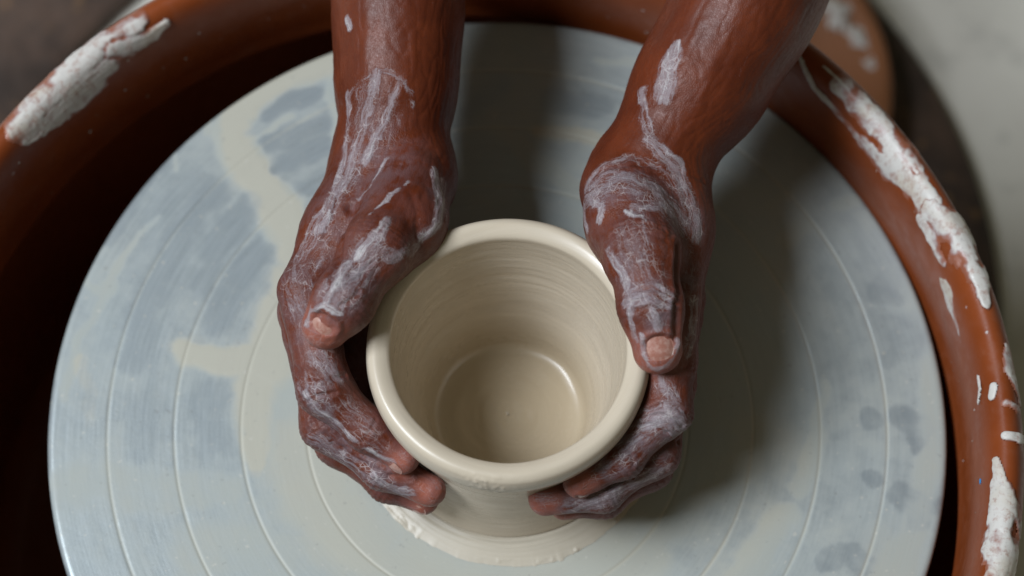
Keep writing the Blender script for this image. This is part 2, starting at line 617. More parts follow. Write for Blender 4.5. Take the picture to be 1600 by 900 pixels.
pan_smear('clay_drip', [[(1530, 588, 4), (1532, 608, 5.5), (1530, 630, 4)]], .0014, seed=43, namp=.15)
pan_smear('clay_drip', [[(1553, 604, 7), (1551, 620, 9)]], .0020, seed=44, namp=.2)
pan_smear('clay_smear', [[(1572, 540, 8), (1580, 580, 16), (1592, 625, 15)], [(1572, 630, 9), (1590, 640, 12)]], .0020, seed=45, namp=.35)
pan_smear('clay_drip', [[(1574, 681, 8), (1588, 684, 10), (1600, 686, 9)]], .0024, seed=46, namp=.2)
pan_smear('clay_smear', [[(1558, 720, 7), (1562, 760, 17), (1566, 810, 30), (1562, 860, 34), (1565, 915, 34)]], .0020, seed=52, namp=.42)
pan_smear('clay_film', [[(1520, 850, 6), (1512, 890, 8), (1506, 930, 8)]], .0003, seed=53, namp=.6)
pan_smear('paint_speck', [[(1533, 748, 3.5), (1533, 753, 4.5)]], .0008, seed=61, namp=.2, mat=M_BLUE)
_rs = np.random.RandomState(5)
_sp = []
for px, py in ((150, 180), (140, 205), (158, 100), (175, 110), (195, 140), (200, 95), (255, 105), (290, 92), (345, 60), (475, 10), (420, 30), (30, 255), (98, 250), (80, 300),
               (230, 150), (160, 125), (310, 50), (1278, 150), (1370, 268), (1395, 262), (1452, 445), (1490, 578), (1500, 595), (1488, 565), (1523, 640), (1508, 660), (1520, 690),
               (1505, 720), (1512, 760), (1430, 330), (1330, 200), (1525, 800), (1540, 520), (1510, 480), (1562, 500), (950, 25), (985, 40), (1005, 15), (1010, 50), (20, 270), (55, 320)):
    _sp.append([(px, py, _rs.uniform(2.2, 4.6))])
for i in range(0, len(_sp), 1):
    pan_smear('clay_speck', [_sp[i]], .0007, seed=70 + i, namp=.2)

# ------------------------------------------------------------------ wheel head
WH = empty('turntable', (0, 0, FZ))
tag(WH, 'round grooved aluminium wheel head filmed with grey clay slip', 'turntable')
GR = (.0765, .1026, .1293, .1560)
rad = np.unique(np.r_[np.linspace(.030, .1775, 260), np.concatenate([np.linspace(g - .0016, g + .0016, 13) for g in GR]),
                      [.1778, .1782, .1786, .1790, .1793, .1796, .1798, .1799]])
NT_ = 1080
th = np.linspace(0, 2 * np.pi, NT_, endpoint=False)
TH, RR = np.meshgrid(th, rad, indexing='ij')
Z = np.zeros_like(RR)
for g in GR:
    Z -= .00022 * np.exp(-((RR - g) / .00055) ** 2)
e = np.clip((RR - .1772) / .0027, 0, 1)
Z -= .0022 * (1 - np.sqrt(np.clip(1 - e ** 2, 0, 1)))
V = np.stack([RR * np.cos(TH), RR * np.sin(TH), Z], -1).reshape(-1, 3)
XY = V[:, :2]
X3 = np.c_[XY, np.zeros(len(XY))]


def dstrokes(L, wob=.0016, seed=0, soft=.45):
    """mask from strokes given at photograph pixels on the disc plane"""
    m = np.zeros(len(XY))
    q = XY + np.stack([fbm(X3, 90, seed, 4), fbm(X3, 90, seed + 31, 4)], -1) * wob * 1.25
    for s in L:
        w = s[0]
        pts = [(*at(px, py, 0)[:2], r * PXM * 1.04) for px, py, r in s[1:]]
        m = np.maximum(m, w * (1 - sstep(1 - soft, 1 + soft, seg_dist(q, pts))))
    return m


rr = RR.ravel()
ang = TH.ravel()
slip = .34 + .10 * fbm(X3, 30, 2, 3)
# slip thrown outwards thickens on the viewer's side and to the right
slip += .12 * sstep(-.05, .12, XY[:, 0]) + .10 * sstep(.02, -.12, XY[:, 1]) * sstep(-.16, -.06, XY[:, 0])
slip += .30 * sstep(.105, .062, rr)
cream_and_glint = dstrokes([
    (.75, (560, 78, 26), (500, 95, 28), (440, 120, 24), (390, 160, 20), (358, 205, 22), (375, 250, 24), (405, 290, 24), (440, 335, 32), (462, 385, 34)),
    (.60, (525, 120, 14), (530, 180, 14), (535, 240, 12)),
    (.55, (462, 185, 5), (420, 205, 5), (380, 230, 5)),
    (.62, (290, 548, 20), (340, 562, 20), (395, 560, 24), (430, 570, 30)),
    (.50, (450, 440, 30), (430, 520, 30), (400, 600, 32), (395, 680, 24), (400, 720, 14)),
    (.30, (460, 600, 60), (450, 700, 60), (480, 780, 50), (560, 850, 40)),
    (.40, (320, 185, 5), (328, 215, 6)), (.40, (270, 232, 3), (278, 262, 4)),
    (.35, (240, 340, 6), (185, 415, 7), (150, 455, 9)), (.35, (130, 440, 5), (152, 455, 8)),
    (.32, (185, 410, 8), (130, 520, 8), (105, 620, 9)),
    (.45, (840, 205, 10), (900, 208, 12), (960, 222, 12)), (.45, (930, 90, 5), (1000, 96, 6)),  # second stroke paints the glint on the disc's back edge as slip
    (.40, (780, 205, 14), (900, 300, 16), (960, 310, 10)),
    (.35, (1205, 325, 8), (1235, 305, 8)), (.25, (1220, 380, 12), (1260, 350, 14)), (.30, (1310, 320, 12), (1335, 310, 8)),
    (.35, (1225, 800, 20), (1190, 860, 22), (1150, 920, 24)), (.30, (1290, 600, 8), (1280, 680, 12), (1250, 760, 16)),
    (.30, (1440, 420, 20), (1462, 520, 20), (1465, 620, 22), (1455, 720, 20), (1430, 830, 22), (1380, 940, 30)),
    (.22, (100, 755, 30), (160, 760, 40), (300, 770, 30), (360, 760, 20)),
    (.20, (300, 860, 40), (480, 870, 40), (700, 930, 40), (1000, 900, 50)),
], seed=5)
slip = slip + cream_and_glint
warm = np.clip(dstrokes([
    (.9, (560, 78, 30), (440, 120, 26), (370, 180, 24), (375, 250, 26), (440, 335, 34), (462, 385, 36)),
    (.8, (290, 548, 22), (340, 562, 22), (430, 570, 34)), (.9, (450, 440, 34), (400, 600, 34), (400, 720, 20)),
    (.8, (840, 205, 12), (960, 222, 14)), (.7, (130, 560, 12), (140, 660, 12)), (.5, (1200, 700, 60), (1120, 850, 60)),
    (.5, (470, 720, 60), (560, 840, 60), (780, 910, 50), (1000, 860, 60))], seed=8) + .22 + .2 * fbm(X3, 26, 12, 3), 0, 1)
bare = dstrokes([
    (.9, (420, 178, 13), (455, 160, 15), (490, 148, 13)),
    (.9, (415, 225, 15), (455, 215, 20), (500, 195, 20)), (.9, (430, 260, 12), (470, 240, 16), (510, 225, 14)),
    (.8, (480, 292, 16), (510, 280, 14)), (.8, (390, 320, 26), (340, 380, 26), (320, 440, 22)),
    (.7, (330, 300, 22), (270, 390, 24), (225, 480, 24), (205, 560, 22)),
    (.8, (395, 400, 26), (365, 450, 26), (340, 500, 22)), (.6, (330, 620, 30), (330, 690, 26)),
    (.55, (380, 128, 10), (300, 195, 10), (230, 280, 10), (165, 375, 10)),
    (.5, (230, 640, 30), (215, 700, 24)), (.5, (420, 390, 14), (400, 450, 20)),
    (.8, (870, 160, 22), (940, 165, 20)), (.5, (780, 130, 20), (740, 170, 20)),
], seed=15)
spots = dstrokes([
    (.9, (1405, 655, 24), (1440, 668, 22), (1425, 690, 14)), (.7, (1352, 640, 8), (1365, 665, 14)),
    (.9, (1368, 752, 13)), (.9, (1408, 770, 20), (1435, 790, 26), (1430, 815, 16)),
    (.8, (1290, 880, 14), (1325, 868, 18), (1350, 890, 20)), (.5, (1375, 460, 18), (1405, 470, 10)), (.4, (1390, 560, 14)),
    (.5, (730, 400, 20)), (.3, (1330, 870, 20))], seed=25, soft=.25)
slip = slip * (1 - .75 * bare) - .22 * spots
bare = np.clip(bare * .36 + spots * .6, 0, 1)
for g in GR:     # slip caught in the grooves
    gl = np.exp(-((rr - g) / .0008) ** 2)
    slip += .28 * gl * np.clip(.75 + .7 * fbm(X3, 40, int(g * 1000), 2), 0, 1)
    warm = np.clip(warm + gl * .3, 0, 1)
slip = np.clip(slip, -.3, 1.3)
Vd = V.copy()
Vd[:, 2] += .00022 * np.clip(cream_and_glint, 0, 1) * (rr < .177) - FZ
F = grid_faces(NT_, len(rad), True)
mesh_np('disc_face', Vd, F, M_DISC, WH, True, {'slip': slip, 'bare': bare, 'warm': warm})
lathe('disc_rim', [(r, z - FZ) for r, z in [(.1799, -.0022), (.1800, -.004), (.1800, -.014), (.1790, -.016), (.10, -.018), (.045, -.018), (.001, -.018)]], 360, M_STEEL, WH)
lathe('hub', [(r, z - FZ) for r, z in [(.001, -.0005), (.031, -.0005)]], 120, M_STEEL, WH)
lathe('spindle', [(r, z - FZ) for r, z in [(.018, -.018), (.018, -.08), (.06, -.085), (.065, -.12), (.073, -.14), (.073, FZ + .02), (.12, FZ + .01), (.12, FZ), (.001, FZ)]], 64, M_STEEL, WH)

# ------------------------------------------------------------------ the pot
pot = empty('clay_pot', (POTX, 0, 0))
tag(pot, 'wet beige clay pot with a thick rolled rim held between the two hands', 'pot')
prof = [(.0003, .0062), (.006, .0066), (.012, .0060), (.020, .0064), (.0262, .0068), (.0286, .0074), (.0298, .0084), (.0306, .0104), (.0333, .020), (.0368, .032), (.0390, .044), (.0408, .056),
        (.0422, .066), (.0432, .074), (.0437, .0795), (.0438, .0822), (.0441, .0832), (.0450, .0839), (.0470, .0849), (.0490, .0854), (.0506, .0850), (.0520, .0836), (.0528, .0812), (.0530, .0780), (.0525, .0740),
        (.0510, .0700), (.0492, .0672), (.0478, .064), (.0470, .058), (.0464, .048), (.0463, .036), (.0468, .024), (.0478, .014), (.0492, .0075), (.0500, .0040), (.0496, .0022), (.049, .0002)]
QP = resample(prof, .0006, 3)
n = 540
th = np.linspace(0, 2 * np.pi, n, endpoint=False)
TH, RR = np.meshgrid(th, QP[:, 0], indexing='ij')
ZZ = np.tile(QP[:, 1], (n, 1))
sl = np.r_[0, np.cumsum(np.hypot(*np.diff(QP, axis=0).T))]
SL = np.tile(sl, (n, 1))
k3 = np.stack([SL.ravel() * 1., np.cos(TH).ravel() * .004, np.sin(TH).ravel() * .004], -1)
body = sstep(.0075, .014, ZZ.ravel()) * sstep(.083, .070, ZZ.ravel())
rip = fbm(k3, 260, 4, 3) * .00011 * (.2 + body) + fbm(k3, 900, 14, 2) * .00005
ov = fbm(np.stack([np.cos(TH).ravel(), np.sin(TH).ravel(), ZZ.ravel() * 12], -1), 1.3, 22, 2) * .00035
RV = RR.ravel() + (rip + ov) * sstep(.0, .02, RR.ravel())
ZV = ZZ.ravel() + fbm(k3, 300, 41, 2) * .00018 * (1 - body)
front = np.exp(-((TH.ravel() - R(262)) / .16) ** 2) * np.exp(-((RR.ravel() - .0520) / .0018) ** 2) * sstep(.070, .076, ZZ.ravel())
P3 = np.stack([RV * np.cos(TH.ravel()), RV * np.sin(TH.ravel()), ZV], -1)
cr = np.clip(fbm(P3, 620, 51, 3), 0, 1) * front * .0006
RV = RV + cr
ZV = ZV + cr * .6
Vp = np.stack([RV * np.cos(TH.ravel()), RV * np.sin(TH.ravel()), ZV], -1)
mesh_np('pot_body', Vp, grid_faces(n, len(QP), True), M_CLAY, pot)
# spread of soft clay round the foot, its edge ragged
nr, nt = 46, 720
t = np.linspace(0, 1, nr)
th = np.linspace(0, 2 * np.pi, nt, endpoint=False)
TH, TT = np.meshgrid(th, t, indexing='ij')
c3 = np.stack([np.cos(TH).ravel(), np.sin(TH).ravel(), np.zeros(TH.size)], -1)
edge = .0604 + .0009 * fbm(c3, 3, 3, 2) + .00028 * np.clip(fbm(c3, 18, 6, 3), -.4, 1) + .0009 * sstep(.65, .95, fbm(c3, 24, 16, 2))
edge = edge.reshape(TH.shape)
RR = .0485 + (.0604 - .0485) * TT + (edge - .0604) * TT ** 5
hh = .0016 * (1 - TT) + .0011 * np.clip(1 - TT ** 2.2, 0, 1)
k3 = np.stack([TT.ravel() * .012, np.cos(TH).ravel() * .0022, np.sin(TH).ravel() * .0022], -1)
w3 = np.stack([(RR * np.cos(TH)).ravel(), (RR * np.sin(TH)).ravel(), np.zeros(TH.size)], -1)
hh = hh.ravel() + fbm(k3, 420, 9, 3) * .00035 * (1 - TT.ravel() ** 6)
lump = np.exp(-((TH.ravel() - R(222)) / .16) ** 2) * sstep(.55, .9, TT.ravel()) * np.clip(fbm(w3, 420, 33, 3) + .15, 0, 1)
hh += lump * .0004 + sstep(.7, .95, TT.ravel()) * np.clip(fbm(w3, 260, 37, 3) - .45, 0, 1) * .0006
hh *= 1 - (TT.ravel() > .999)
Vs = np.stack([RR.ravel() * np.cos(TH.ravel()), RR.ravel() * np.sin(TH.ravel()), hh + .0002], -1)
mesh_np('clay_skirt', Vs, grid_faces(nt, nr, True)[:, ::1], M_SKIRT, pot)


# ------------------------------------------------------------------ the potter's arms: distance fields meshed with surface nets
def surface_nets(D, org, h):
    sg = D < 0
    nx, ny, nz = D.shape
    c = np.zeros((nx - 1, ny - 1, nz - 1), np.int8)
    offs = [(a, b, d) for a in (0, 1) for b in (0, 1) for d in (0, 1)]
    for a, b, d in offs:
        c += sg[a:nx - 1 + a, b:ny - 1 + b, d:nz - 1 + d]
    cells = np.argwhere((c > 0) & (c < 8))
    idx = np.full(c.shape, -1, np.int32)
    idx[tuple(cells.T)] = np.arange(len(cells))
    acc = np.zeros((len(cells), 3))
    cnt = np.zeros(len(cells))
    vals = {o: D[cells[:, 0] + o[0], cells[:, 1] + o[1], cells[:, 2] + o[2]] for o in offs}
    for o in offs:
        for ax in range(3):
            if o[ax]:
                continue
            p = list(o)
            p[ax] = 1
            v0, v1 = vals[o], vals[tuple(p)]
            m = (v0 < 0) != (v1 < 0)
            tt = v0[m] / (v0[m] - v1[m])
            pt = np.tile(np.array(o, float), (m.sum(), 1))
            pt[:, ax] += tt
            acc[m] += pt
            cnt[m] += 1
    V = (cells + acc / cnt[:, None]) * h + org
    quads = []
    for ax in range(3):
        sl0 = [slice(None)] * 3
        sl1 = [slice(None)] * 3
        sl0[ax] = slice(0, -1)
        sl1[ax] = slice(1, None)
        s0, s1 = sg[tuple(sl0)], sg[tuple(sl1)]
        e_ = np.argwhere(s0 != s1)
        b_, c_ = [(1, 2), (2, 0), (0, 1)][ax]
        ok = (e_[:, b_] > 0) & (e_[:, c_] > 0) & (e_[:, b_] < D.shape[b_] - 1) & (e_[:, c_] < D.shape[c_] - 1)
        e_ = e_[ok]
        fl_ = s0[tuple(e_.T)]

        def cell(db, dc):
            q = e_.copy()
            q[:, b_] -= db
            q[:, c_] -= dc
            return idx[tuple(q.T)]
        q = np.stack([cell(1, 1), cell(0, 1), cell(0, 0), cell(1, 0)], -1)
        q[~fl_] = q[~fl_][:, ::-1]
        quads.append(q)
    F = np.concatenate(quads)
    F = F[(F >= 0).all(1)]
    return V, F


def relax(V, F, it, lam=.5):
    E = np.concatenate([F[:, [0, 1]], F[:, [1, 2]], F[:, [2, 3]], F[:, [3, 0]]])
    n_ = len(V)
    deg = np.bincount(E[:, 0], minlength=n_) + np.bincount(E[:, 1], minlength=n_)
    for k in range(it):
        a = np.zeros_like(V)
        for i in range(3):
            a[:, i] = np.bincount(E[:, 0], V[E[:, 1], i], n_) + np.bincount(E[:, 1], V[E[:, 0], i], n_)
        V = V + lam * (a / np.maximum(deg, 1)[:, None] - V)
    return V


def normals(V, F):
    nrm = np.cross(V[F[:, 2]] - V[F[:, 0]], V[F[:, 3]] - V[F[:, 1]])
    out = np.zeros_like(V)
    for i in range(3):
        for k in range(4):
            out[:, i] += np.bincount(F[:, k], nrm[:, i], len(V))
    return out / np.maximum(np.linalg.norm(out, axis=1), 1e-12)[:, None]


class Field:
    def __init__(s, lo, hi, h):
        s.h = h
        s.org = np.array(lo, float)
        s.n = np.ceil((np.array(hi) - s.org) / h).astype(int) + 1
        s.D = np.full(s.n, .03, np.float32)
        s.ax = [(s.org[i] + np.arange(s.n[i]) * h).astype(np.float32) for i in range(3)]

    def window(s, pts, rad):
        P = np.array(pts)
        lo = np.floor((P.min(0) - rad - s.org) / s.h).astype(int).clip(0)
        hi = np.minimum(np.ceil((P.max(0) + rad - s.org) / s.h).astype(int) + 1, s.n)
        return tuple(slice(a, b) for a, b in zip(lo, hi))

    def chain(s, pts, k=.006, k_in=.004):
        """pts: (x, y, z, r) joints; one limb, smooth inside, blended with the body by k"""
        P = np.array(pts, float)
        rm = P[:, 3].max() + k + .008
        w = s.window(P[:, :3], rm)
        X, Y, Zc = np.meshgrid(*[s.ax[i][w[i]] for i in range(3)], indexing='ij', sparse=True)
        d = None
        for a, b in zip(P[:-1], P[1:]):
            ab = b[:3] - a[:3]
            px, py, pz = X - np.float32(a[0]), Y - np.float32(a[1]), Zc - np.float32(a[2])
            t = np.clip((px * np.float32(ab[0]) + py * np.float32(ab[1]) + pz * np.float32(ab[2])) / np.float32(max(ab @ ab, 1e-12)), 0, 1)
            q = np.sqrt((px - t * np.float32(ab[0])) ** 2 + (py - t * np.float32(ab[1])) ** 2 + (pz - t * np.float32(ab[2])) ** 2)
            ts = t * t * (3 - 2 * t)
            q = q - (np.float32(a[3]) + np.float32(b[3] - a[3]) * ts)
            d = q if d is None else s.smin(d, q, k_in)
        s.D[w] = s.smin(s.D[w], d, k)

    @staticmethod
    def smin(a, b, k):
        hh_ = np.maximum(k - np.abs(a - b), 0) / k
        return (np.minimum(a, b) - hh_ * hh_ * np.float32(k * .25)).astype(np.float32)


def A(px, py, z, r):
    return (*at(px, py, z), r)


# joints of each hand, surveyed in the photograph at their own heights
HANDS = {}
HANDS['l'] = dict(
    fore=[(619, 235, .073, .0170), (621, 120, .080, .0172), (623, 0, .088, .0188)],
    ulna=[(616, 240, .055, .0165), (619, 120, .060, .0170), (622, 0, .066, .0188)],
    elbow=(-.060, .275, .128), shoulder=(-.185, .46, .47),
    palm=[[(602, 250, .070, .0190), (540, 355, .072, .0135), (479, 455, .076, .0108)],
          [(602, 252, .062, .0185), (545, 370, .058, .0140), (478, 487, .057, .0108)],
          [(608, 252, .054, .0180), (560, 380, .045, .0140), (490, 512, .039, .0102)],
          [(614, 252, .050, .0175), (575, 385, .033, .0130), (508, 532, .023, .0092)],
          [(640, 275, .066, .0180), (610, 380, .052, .0150), (562, 480, .042, .0120), (553, 560, .036, .0105), (550, 622, .031, .0090)]],
    thenar=[[(655, 290, .076, .0135), (635, 350, .085, .0135), (600, 400, .088, .0110)],
            [(602, 290, .074, .0130), (552, 380, .071, .0110), (512, 440, .070, .0085)]],
    thumb=[(640, 285, .083, .0130), (588, 392, .097, .0118), (537, 470, .100, .0102), (509, 509, .094, .0090)],
    fingers=[[(479, 455, .076, .0104), (508, 608, .071, .0098), (574, 670, .064, .0078), (630, 716, .060, .0062)],
             [(478, 487, .057, .0104), (513, 662, .053, .0098), (597, 730, .048, .0078), (671, 766, .045, .0063)],
             [(490, 512, .039, .0098), (533, 690, .035, .0090), (606, 752, .032, .0072), (662, 781, .030, .0058)],
             [(508, 532, .023, .0088), (550, 690, .021, .0078), (598, 745, .018, .0062), (628, 764, .017, .0053)]])
HANDS['r'] = dict(
    fore=[(1014, 250, .079, .0172), (1098, 120, .087, .0190), (1166, 0, .097, .0214)],
    ulna=[(1020, 256, .060, .0172), (1103, 125, .066, .0190), (1172, 0, .074, .0214)],
    elbow=(.178, .262, .138), shoulder=(.195, .46, .47),
    palm=[[(1030, 262, .078, .0170), (1052, 345, .078, .0125), (1062, 430, .080, .0090)],
          [(1030, 262, .068, .0180), (1054, 360, .062, .0120), (1064, 466, .060, .0092)],
          [(1026, 262, .060, .0180), (1050, 375, .046, .0125), (1060, 500, .041, .0090)],
          [(1020, 262, .054, .0170), (1040, 385, .034, .0120), (1048, 528, .024, .0085)],
          [(985, 285, .066, .0170), (1005, 380, .052, .0140), (1030, 480, .042, .0095)]],
    thenar=[[(968, 300, .080, .0150), (985, 350, .090, .0150), (1000, 405, .092, .0130)],
            [(1040, 300, .076, .0130), (1045, 370, .074, .0110), (1050, 420, .070, .0085)]],
    thumb=[(972, 300, .086, .0140), (1002, 395, .098, .0130), (1016, 478, .099, .0107), (1027, 546, .092, .0093)],
    fingers=[[(1062, 430, .080, .0088), (1046, 560, .075, .0098), (1040, 640, .070, .0094), (972, 714, .063, .0074), (905, 753, .060, .0060)],
             [(1064, 466, .060, .0090), (1045, 600, .056, .0096), (1022, 704, .051, .0094), (942, 766, .047, .0074), (852, 779, .045, .0064)],
             [(1060, 500, .041, .0088), (1030, 640, .038, .0090), (1012, 728, .034, .0088), (945, 778, .031, .0070), (882, 790, .030, .0056)],
             [(1048, 528, .024, .0084), (1020, 640, .022, .0080), (1003, 705, .020, .0076), (952, 748, .018, .0060), (915, 764, .017, .0052)]])


def build_hand(H, h):
    j = {k: ([A(*p) for p in v] if k in ('fore', 'ulna', 'thumb') else [[A(*p) for p in c] for c in v] if k in ('palm', 'thenar', 'fingers') else v) for k, v in H.items()}
    el, sh = np.array(H['elbow']), np.array(H['shoulder'])
    f2, u2 = np.array(j['fore'][-1]), np.array(j['ulna'][-1])
    j['fore'] += [(*(el + [0, 0, .012]), .034)]
    j['ulna'] += [(*(el - [0, 0, .012]), .034)]
    allp = np.array(j['fore'] + j['ulna'] + j['thumb'] + sum(j['palm'] + j['fingers'] + j['thenar'], []))
    lo_, hi_ = allp[:, :3].min(0) - .03, allp[:, :3].max(0) + .03
    hi_[1] = .262
    f = Field(lo_, hi_, h)
    f.chain(j['fore'], .020, .02)
    f.chain(j['ulna'], .020, .02)
    for c in j['palm']:
        f.chain(c, .009, .012)
    for c in j['thenar']:
        f.chain(c, .009, .010)
    g = Field(lo_, hi_, h)
    g.chain(j['thumb'], .004, .007)
    f.D = Field.smin(f.D, g.D, .0030)
    for c in j['fingers']:
        g.D[:] = .03
        g.chain(c, .003, .0045)
        f.D = Field.smin(f.D, g.D, .0009)
    V, F = surface_nets(f.D, f.org, h)
    V = relax(V, F, 1)
    return j, V, F


def coarse_arm(H, h=.004):
    el, sh = np.array(H['elbow']), np.array(H['shoulder'])
    f2 = np.array(at(*H['fore'][-1][:3])) * .5 + np.array(at(*H['ulna'][-1][:3])) * .5
    mid = f2 + (el - f2) * .82
    lo_ = np.minimum(np.minimum(mid, sh), el) - .08
    hi_ = np.maximum(np.maximum(mid, sh), el) + .08
    f = Field(lo_, hi_, h)
    f.chain([(*mid, .036), (*el, .038), (*((el + sh) / 2), .042), (*sh, .055)], .01, .03)
    return surface_nets(f.D, f.org, h)


STROKES = {}
STROKES['l'] = [  # (strength, points px) of slip smeared on the skin
    (.62, (545, 150, 8), (541, 200, 8), (534, 260, 8), (520, 320, 8)), (.62, (588, 112, 8), (578, 165, 9), (556, 230, 9), (528, 300, 10), (500, 360, 10)),
    (.55, (622, 128, 6), (600, 190, 8), (570, 250, 9)), (.50, (548, 148, 4), (570, 120, 4), (605, 108, 4), (632, 126, 4), (645, 150, 4), (644, 178, 4)),
    (.34, (585, 165, 42), (575, 215, 34)), (.55, (560, 245, 12), (530, 300, 14), (500, 350, 14), (470, 400, 12)), (.60, (604, 250, 4), (580, 290, 5), (560, 312, 5)),
    (.85, (680, 270, 8), (690, 305, 12), (686, 345, 10), (660, 372, 8)), (.55, (690, 285, 14), (692, 330, 14)),
    (.85, (642, 284, 3), (610, 305, 3), (578, 334, 3.5)), (.75, (604, 345, 8), (585, 372, 10), (562, 400, 10)), (.65, (650, 385, 9), (620, 402, 10), (600, 400, 8)),
    (.50, (575, 395, 26), (548, 430, 28), (525, 462, 24)), (.85, (545, 410, 8), (530, 440, 9), (510, 470, 9)), (.95, (477, 508, 4.5), (488, 487, 5), (510, 478, 5), (534, 488, 4)),
    (.38, (455, 430, 28), (470, 470, 26), (480, 530, 22)), (.36, (500, 380, 22), (470, 420, 24)), (.5, (490, 350, 8), (462, 405, 8)),
    (.45, (480, 600, 18), (505, 640, 20)), (.80, (478, 612, 6), (505, 645, 6), (545, 682, 5), (585, 708, 5), (612, 722, 5)), (.36, (540, 645, 22), (590, 690, 16)),
    (.42, (495, 690, 16), (560, 735, 16), (600, 756, 14)), (.7, (585, 745, 7), (625, 768, 8), (645, 772, 6)), (.5, (520, 590, 16), (500, 560, 18)),
    (.85, (542, 30, 6), (546, 42, 6))]
STROKES['r'] = [
    (.80, (1057, 68, 8), (1050, 95, 15), (1042, 125, 17), (1034, 152, 12)), (.5, (1003, 145, 8), (1005, 185, 9), (1018, 215, 10)),
    (.52, (918, 290, 12), (945, 258, 10), (985, 245, 9), (1030, 262, 9), (1062, 300, 9), (1078, 345, 8)), (.56, (925, 300, 22), (975, 285, 28), (1030, 305, 26), (1066, 350, 18)),
    (.75, (920, 308, 7), (940, 322, 6), (935, 345, 6)), (.6, (1015, 220, 10), (1055, 260, 12), (1078, 310, 12), (1086, 370, 10)), (.55, (990, 325, 8), (1030, 330, 9), (1055, 360, 9)),
    (.9, (975, 330, 3), (1000, 340, 4), (1008, 348, 3)), (.6, (912, 320, 8), (916, 355, 8)), (.35, (985, 380, 40), (1005, 430, 36)),
    (.8, (952, 390, 6), (962, 412, 8), (978, 438, 7)), (.7, (975, 430, 6), (985, 480, 7), (992, 530, 6)), (.6, (985, 470, 16), (1015, 455, 18), (1045, 470, 14)),
    (.75, (1020, 490, 8), (1032, 510, 8)), (.95, (1002, 522, 4), (1006, 555, 5), (1028, 578, 5), (1050, 566, 5), (1057, 530, 4)),
    (.6, (1085, 470, 8), (1083, 520, 9), (1070, 550, 9)), (.5, (1035, 600, 12), (1050, 625, 12)), (.62, (1066, 672, 18), (1042, 650, 20), (1012, 662, 20)),
    (.44, (1020, 672, 22), (965, 712, 22), (915, 745, 14)), (.48, (1035, 725, 16), (960, 770, 16), (890, 795, 14)), (.75, (1020, 745, 6), (950, 775, 7), (905, 792, 7)),
    (.55, (850, 778, 14)), (.9, (1062, 676, 5))]
GREYS = {'l': [(.9, (490, 620, 20), (540, 690, 22), (600, 735, 16)), (.95, (500, 690, 20), (570, 745, 20), (625, 768, 14)), (.7, (560, 440, 30), (520, 470, 30)), (.5, (590, 260, 60), (530, 340, 50)),
               (.5, (455, 440, 30), (470, 520, 20)), (.6, (690, 310, 24))],
         'r': [(.95, (1060, 670, 24), (1010, 690, 26), (950, 730, 24)), (.95, (1035, 730, 20), (960, 775, 20), (890, 795, 16)), (.8, (1000, 460, 26), (1040, 470, 26), (1035, 505, 22)),
               (.6, (1030, 320, 50), (960, 290, 40)), (.6, (1085, 350, 24), (1085, 470, 16)), (.5, (985, 400, 24))]}

NAILDIR = {'r': -FWD + np.array([.08, .0, 0]), 'l': -FWD + np.array([.12, .25, .0])}
NAILDIM = {'r': (.0055, .0047, .0014), 'l': (.0050, .0042, .0030)}     # half width, half length, set back from the tip
CREASES = {  # folds of the skin: (depth m, half width m, points)
    'l': [(.0012, .0014, (548, 325), (538, 365), (530, 400), (520, 435), (503, 468)), (.0006, .0008, (530, 300), (520, 340), (505, 375)),
          (.0005, .0007, (560, 455), (548, 470), (532, 478)), (.0005, .0006, (572, 425), (552, 440), (530, 446)), (.0005, .0006, (585, 408), (565, 424), (545, 430)),
          (.0007, .0008, (462, 575), (490, 590), (520, 592), (540, 586)), (.0006, .0007, (463, 590), (492, 604), (522, 604)), (.0006, .0007, (468, 606), (498, 618), (524, 614)),
          (.0003, .0006, (566, 690), (580, 672), (588, 655)), (.0009, .0009, (488, 655), (520, 690), (570, 728), (612, 745), (640, 747)),
          (.0003, .0013, (640, 300), (652, 330), (650, 365)), (.0002, .0007, (540, 250), (580, 262), (630, 258), (690, 250)),
          (.0004, .0006, (448, 470), (470, 478), (492, 474)), (.0004, .0006, (450, 500), (472, 506), (496, 500))],
    'r': [(.0014, .0013, (1058, 385), (1057, 430), (1056, 480), (1054, 530)), (.0006, .0007, (978, 462), (1005, 452), (1035, 454), (1056, 462)),
          (.0006, .0007, (982, 476), (1008, 466), (1038, 468), (1056, 476)), (.0005, .0006, (984, 490), (1010, 482), (1040, 483)),
          (.0005, .0006, (940, 372), (970, 352), (1005, 350), (1040, 362)), (.0004, .0006, (945, 388), (975, 368), (1010, 365), (1042, 378)),
          (.0006, .0008, (925, 275), (965, 262), (1010, 258), (1060, 268), (1100, 285)),
          (.0007, .0008, (1012, 640), (1035, 632), (1062, 640), (1080, 655)), (.0006, .0007, (1008, 652), (1030, 648), (1055, 656), (1074, 672)),
          (.0006, .0007, (1000, 662), (1020, 664), (1042, 676), (1060, 690)), (.0003, .0006, (972, 690), (985, 708), (990, 728)), (.0009, .0009, (1062, 692), (1010, 724), (950, 762), (905, 776)),
          (.0004, .0006, (1060, 560), (1072, 575), (1085, 580))]}
BV, BF, BA = [], [], {'clay': [], 'tip': [], 'grey': [], 'lc': [], 'sc': []}
base = 0
NAILS = []
